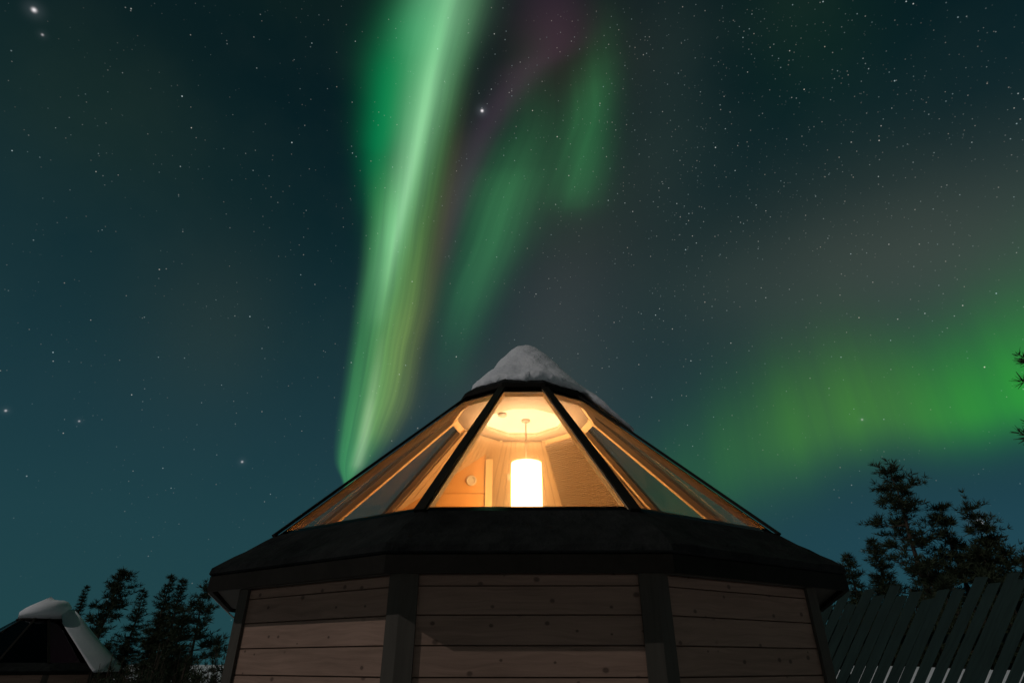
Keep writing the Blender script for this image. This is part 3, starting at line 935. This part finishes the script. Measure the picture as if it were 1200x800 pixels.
# ------------------------------------------------------------------ trees
def limb_tuft(bm, p, d, size, rnd, n):
    d = Vector(d).normalized()
    for _ in range(int(n * 1.7)):
        v = Vector((rnd.gauss(0, 1), rnd.gauss(0, 1), rnd.gauss(0, .8))).normalized()
        q = (d * .9 + v * .9).normalized() * size * rnd.uniform(.6, 1.2)
        s = q.orthogonal().normalized()
        s = (Matrix.Rotation(rnd.uniform(0, 6.28), 3, q.normalized()) @ s) * size * rnd.uniform(.055, .10)
        b = p + v * size * .15
        a1 = bm.verts.new(b - s); a2 = bm.verts.new(b + s); a3 = bm.verts.new(b + q + s * .3); a4 = bm.verts.new(b + q - s * .3)
        bm.faces.new((a1, a2, a3, a4))
def tree(kind, x, y, h, rad, seed, label, mat='needles', group=None, tuft=None, limbs=None, lean=(0, 0), start=None):
    rnd = random.Random(seed)
    zb = ground_z(x, y) - .1
    names = {'spruce': 'spruce_tree', 'pine': 'pine_tree', 'shrub': 'shrub'}
    root = thing(names[kind], label, 'tree' if kind != 'shrub' else 'shrub', (x, y, zb), group=group)
    tb, cb = bmesh.new(), bmesh.new()
    H = h - zb
    r0 = .018 * H + .02
    pts = [Vector((lean[0] * (f ** 1.5) + .03 * H * mnoise.noise(Vector((seed, f * 3, 0))) * f, lean[1] * (f ** 1.5) + .03 * H * mnoise.noise(Vector((seed, f * 3, 5))) * f, H * f)) for f in [k / 8 for k in range(9)]]
    tube(tb, pts, [max(.008, r0 * (1 - .93 * k / 8)) for k in range(9)], 7)
    def trunk(f):
        k = min(7, int(f * 8)); return pts[k].lerp(pts[k + 1], f * 8 - k)
    ts = (tuft or rad * .17) * (.68 if kind == 'spruce' else .8)
    if kind == 'spruce':
        nlev = int(16 + H * 3.0)
        f0 = start if start is not None else .10
        for i in range(nlev):
            f = f0 + (1 - f0) * (i + .3 * rnd.random()) / nlev
            if f > .995: continue
            taper = (1 - (f - f0) / (1 - f0)) ** .8
            nb = 5 if f < .8 else 4
            a0 = rnd.uniform(0, 6.28)
            for b in range(nb):
                if rnd.random() < .12: continue
                a = a0 + b * 6.283 / nb + rnd.uniform(-.35, .35)
                Lb = rad * taper * rnd.uniform(.55, 1.15) + .05 * rad
                P = trunk(f)
                up = rnd.uniform(-.25, .25) + (.45 if f > .75 else 0)
                e = P + Vector((math.cos(a) * Lb, math.sin(a) * Lb, up * Lb - .10 * Lb))
                mid = P.lerp(e, .5) + Vector((0, 0, -.06 * Lb))
                tube(tb, [P, mid, e], [r0 * .22 * (1 - f) + .006, r0 * .12 * (1 - f) + .005, .004], 4, cap=False)
                nt_ = max(3, int(Lb / (ts * .42)))
                for k in range(nt_):
                    g = (k + .8) / nt_
                    q = P.lerp(mid, g * 2) if g < .5 else mid.lerp(e, g * 2 - 1)
                    limb_tuft(cb, q, (e - P).normalized() + Vector((0, 0, .15)), ts * (1.15 - .4 * g), rnd, 6)
        limb_tuft(cb, trunk(.985), (0, 0, 1), ts * .8, rnd, 5)
    elif kind == 'pine':
        f0 = start if start is not None else .30
        specs = []
        nlev = int(9 + H * 1.3)
        for i in range(nlev):
            f = f0 + (1 - f0) * (i + rnd.random() * .8) / nlev
            if f >= .99: continue
            taper = min(1.0, (1 - f) / (1 - f0) * 1.25 + .12)
            if rnd.random() < .3: taper *= .55
            for b in range(rnd.choice((2, 3, 3, 4))):
                specs.append((f, rnd.uniform(0, 6.28), rad * taper * rnd.uniform(.55, 1.1), rnd.uniform(.05, .55)))
        for l in (limbs or []): specs.append(l)
        for f, a, Lb, up in specs:
            P = trunk(f)
            e = P + Vector((math.cos(a) * Lb, math.sin(a) * Lb, up * Lb))
            mid = P.lerp(e, .55) + Vector((0, 0, -.10 * Lb))
            tube(tb, [P, mid, e], [r0 * .30 * (1 - f) + .008, r0 * .15 * (1 - f) + .007, .005], 4, cap=False)
            for k in range(int(3 + Lb / (ts * .9))):
                g = .42 + .58 * rnd.random()
                q = P.lerp(mid, g / .55) if g < .55 else mid.lerp(e, (g - .55) / .45)
                sp = Vector((rnd.gauss(0, 1), rnd.gauss(0, 1), abs(rnd.gauss(0, .7)))) * ts * .75
                tube(tb, [q, q + sp], [.006, .003], 3, cap=False)
                for w in range(3):
                    limb_tuft(cb, q + sp * (.35 + .35 * w), sp.normalized() + Vector((0, 0, .5)), ts * .62, rnd, 7)
            limb_tuft(cb, e, (e - mid), ts * .8, rnd, 10)
        limb_tuft(cb, trunk(.98), (0, 0, 1), ts * .9, rnd, 10)
    else:
        for i in range(int(110 * max(1, rad))):
            a = rnd.uniform(0, 6.28); rr_ = rad * math.sqrt(rnd.random()); hh = H * (1 - (rr_ / rad) ** 2 * .6) * rnd.uniform(.5, 1.0)
            e = Vector((math.cos(a) * rr_, math.sin(a) * rr_, hh)); P = Vector((math.cos(a) * rr_ * .3, math.sin(a) * rr_ * .3, 0))
            tube(tb, [P, P.lerp(e, .5) + Vector((0, 0, .1)), e], [.015, .01, .004], 4, cap=False)
            for k in range(9):
                g = .25 + .75 * rnd.random()
                limb_tuft(cb, P.lerp(e, g) + Vector((rnd.gauss(0, .06), rnd.gauss(0, .06), 0)), (e - P), ts, rnd, 7)
    obj('trunk' if kind != 'shrub' else 'stems', tb, M['bark'], root)
    obj('crown' if kind != 'shrub' else 'foliage', cb, M[mat], root)
    return root

GL, GR = 'dark trees behind the small cabin', 'dark trees behind the fence'
# left, behind the small cabin
tree('pine', -21.6, 33.5, 5.7, 1.8, 3, 'bushy windswept pine rising just behind the small snowy cabin', group=GL, tuft=.42, start=.2, lean=(.7, 0))
tree('spruce', -23.4, 34.5, 5.15, .8, 4, 'small spruce tip just above the snowy cabin roof', group=GL, tuft=.24)
tree('spruce', -17.6, 30.0, 4.50, 1.1, 5, 'short pointed spruce between the bushy pine and the tall pair', group=GL, tuft=.26)
tree('spruce', -15.55, 28.4, 4.95, 1.15, 6, 'left one of the tall spruce pair beside the large cabin', group=GL, tuft=.27)
tree('spruce', -14.75, 28.0, 4.72, 1.05, 7, 'right one of the tall spruce pair beside the large cabin', group=GL, tuft=.27)
tree('pine', -13.35, 27.4, 4.25, 1.6, 8, 'low bushy pine half hidden by the left eave of the large cabin', group=GL, tuft=.36, start=.15)
tree('pine', -16.0, 29.5, 3.3, 1.5, 9, 'low broad pine in front of the spruces, yellow lamplight painted on', mat='needles_lamplit', group=GL, tuft=.36, start=.1)
tree('spruce', -12.3, 24.0, 3.0, 1.3, 10, 'low dark spruce under the left eave of the large cabin', group=GL, tuft=.3)
tree('spruce', -26.4, 31.0, 3.65, 1.2, 12, 'tree at the far left edge behind the small cabin, yellow lamplight painted on', mat='needles_lamplit', group=GL, tuft=.3)
for k, (x, y, h, r_, lb) in enumerate(((-8.6, 14.2, 1.60, 1.2, 'dark shrub nearest the small snowy cabin'), (-7.0, 13.0, 1.75, 1.2, 'dark shrub in the middle of the row beside the large cabin'), (-5.0, 12.0, 1.9, 1.2, 'dark shrub close to the left wall of the large cabin'), (-8.6, 17.5, 1.95, 1.5, 'rear dark shrub seen above the nearer shrubs'), (-6.6, 17.0, 1.95, 1.5, 'rear dark shrub near the left corner post of the large cabin'), (-10.9, 19.0, 1.45, 1.2, 'rear dark shrub beside the small snowy cabin'))):
    tree('shrub', x, y, h, r_, 20 + k, lb, group='dark shrubs between the cabins', tuft=.12)
tree('spruce', -6.0, 15.5, 2.75, 1.3, 11, 'low dark spruce by the left corner post of the large cabin', group=GL, tuft=.22, start=.02)
# right, behind the fence
for k, (x, y, h, r_, lb) in enumerate(((6.3, 12.2, 2.5, 1.3, 'dark shrub behind the left end of the fence'), (8.0, 12.6, 2.75, 1.4, 'dark shrub behind the fence under the short spruces'),
                                       (9.8, 12.4, 2.75, 1.4, 'dark shrub behind the fence under the tallest pine'), (11.6, 12.0, 2.75, 1.4, 'dark shrub behind the right end of the fence'))):
    tree('shrub', x, y, h, r_, 60 + k, lb, group='dark shrubs behind the fence', tuft=.13)
tree('pine', 14.55, 22.0, 7.95, 2.0, 31, 'tallest pine behind the fence, with gaps between its boughs', group=GR, tuft=.40, start=.2)
tree('pine', 16.1, 22.2, 6.55, .95, 32, 'slim pine right next to the tallest pine', group=GR, tuft=.36, start=.2)
tree('pine', 17.15, 22.0, 6.55, 1.05, 33, 'rightmost pine behind the fence with a bright star at its top', group=GR, tuft=.38, start=.2)
tree('spruce', 12.85, 21.6, 5.3, 1.0, 34, 'short spruce left of the tallest pine', group=GR, tuft=.28)
tree('spruce', 12.05, 22.0, 4.85, .95, 35, 'short spruce nearest the right eave of the large cabin', group=GR, tuft=.28)
tree('pine', 17.6, 20.6, 4.55, 1.2, 36, 'dense low pine above the right end of the fence', group=GR, tuft=.42, start=.1)
tree('pine', 13.6, 20.2, 4.3, 1.5, 37, 'low bushy pine under the tallest pine', group=GR, tuft=.38, start=.1)
tree('pine', 15.7, 20.4, 4.6, 1.7, 38, 'low bushy pine between the tallest pine and the rightmost pine', group=GR, tuft=.40, start=.1)
# large pine outside the right edge, some boughs reach into the picture
tree('pine', 14.9, 13.0, 9.6, 1.3, 41, 'large near pine at the right edge with boughs reaching in', group=GR, tuft=.34, start=.35,
     limbs=[(.80, R(180), 2.05, .06), (.77, R(186), 1.9, .10), (.735, R(178), 2.3, .06), (.60, R(180), 2.75, -.06), (.585, R(190), 2.5, -.05)])

# ------------------------------------------------------------------ small things
bm = bmesh.new()
pts = []
for k in range(13):
    f = k / 12
    pts.append(Vector((-2.62 + .10 * f, 5.44 + .42 * f, 1.93)).lerp(Vector((-2.44, 5.86, 1.72)), f) + Vector((0, 0, -.06 * math.sin(f * math.pi))))
tube(bm, pts, .006, 6)
o = obj('cable', bm, M['metal']); tag(o, 'thin pale cable hanging below the left eave of the large cabin', 'cable')
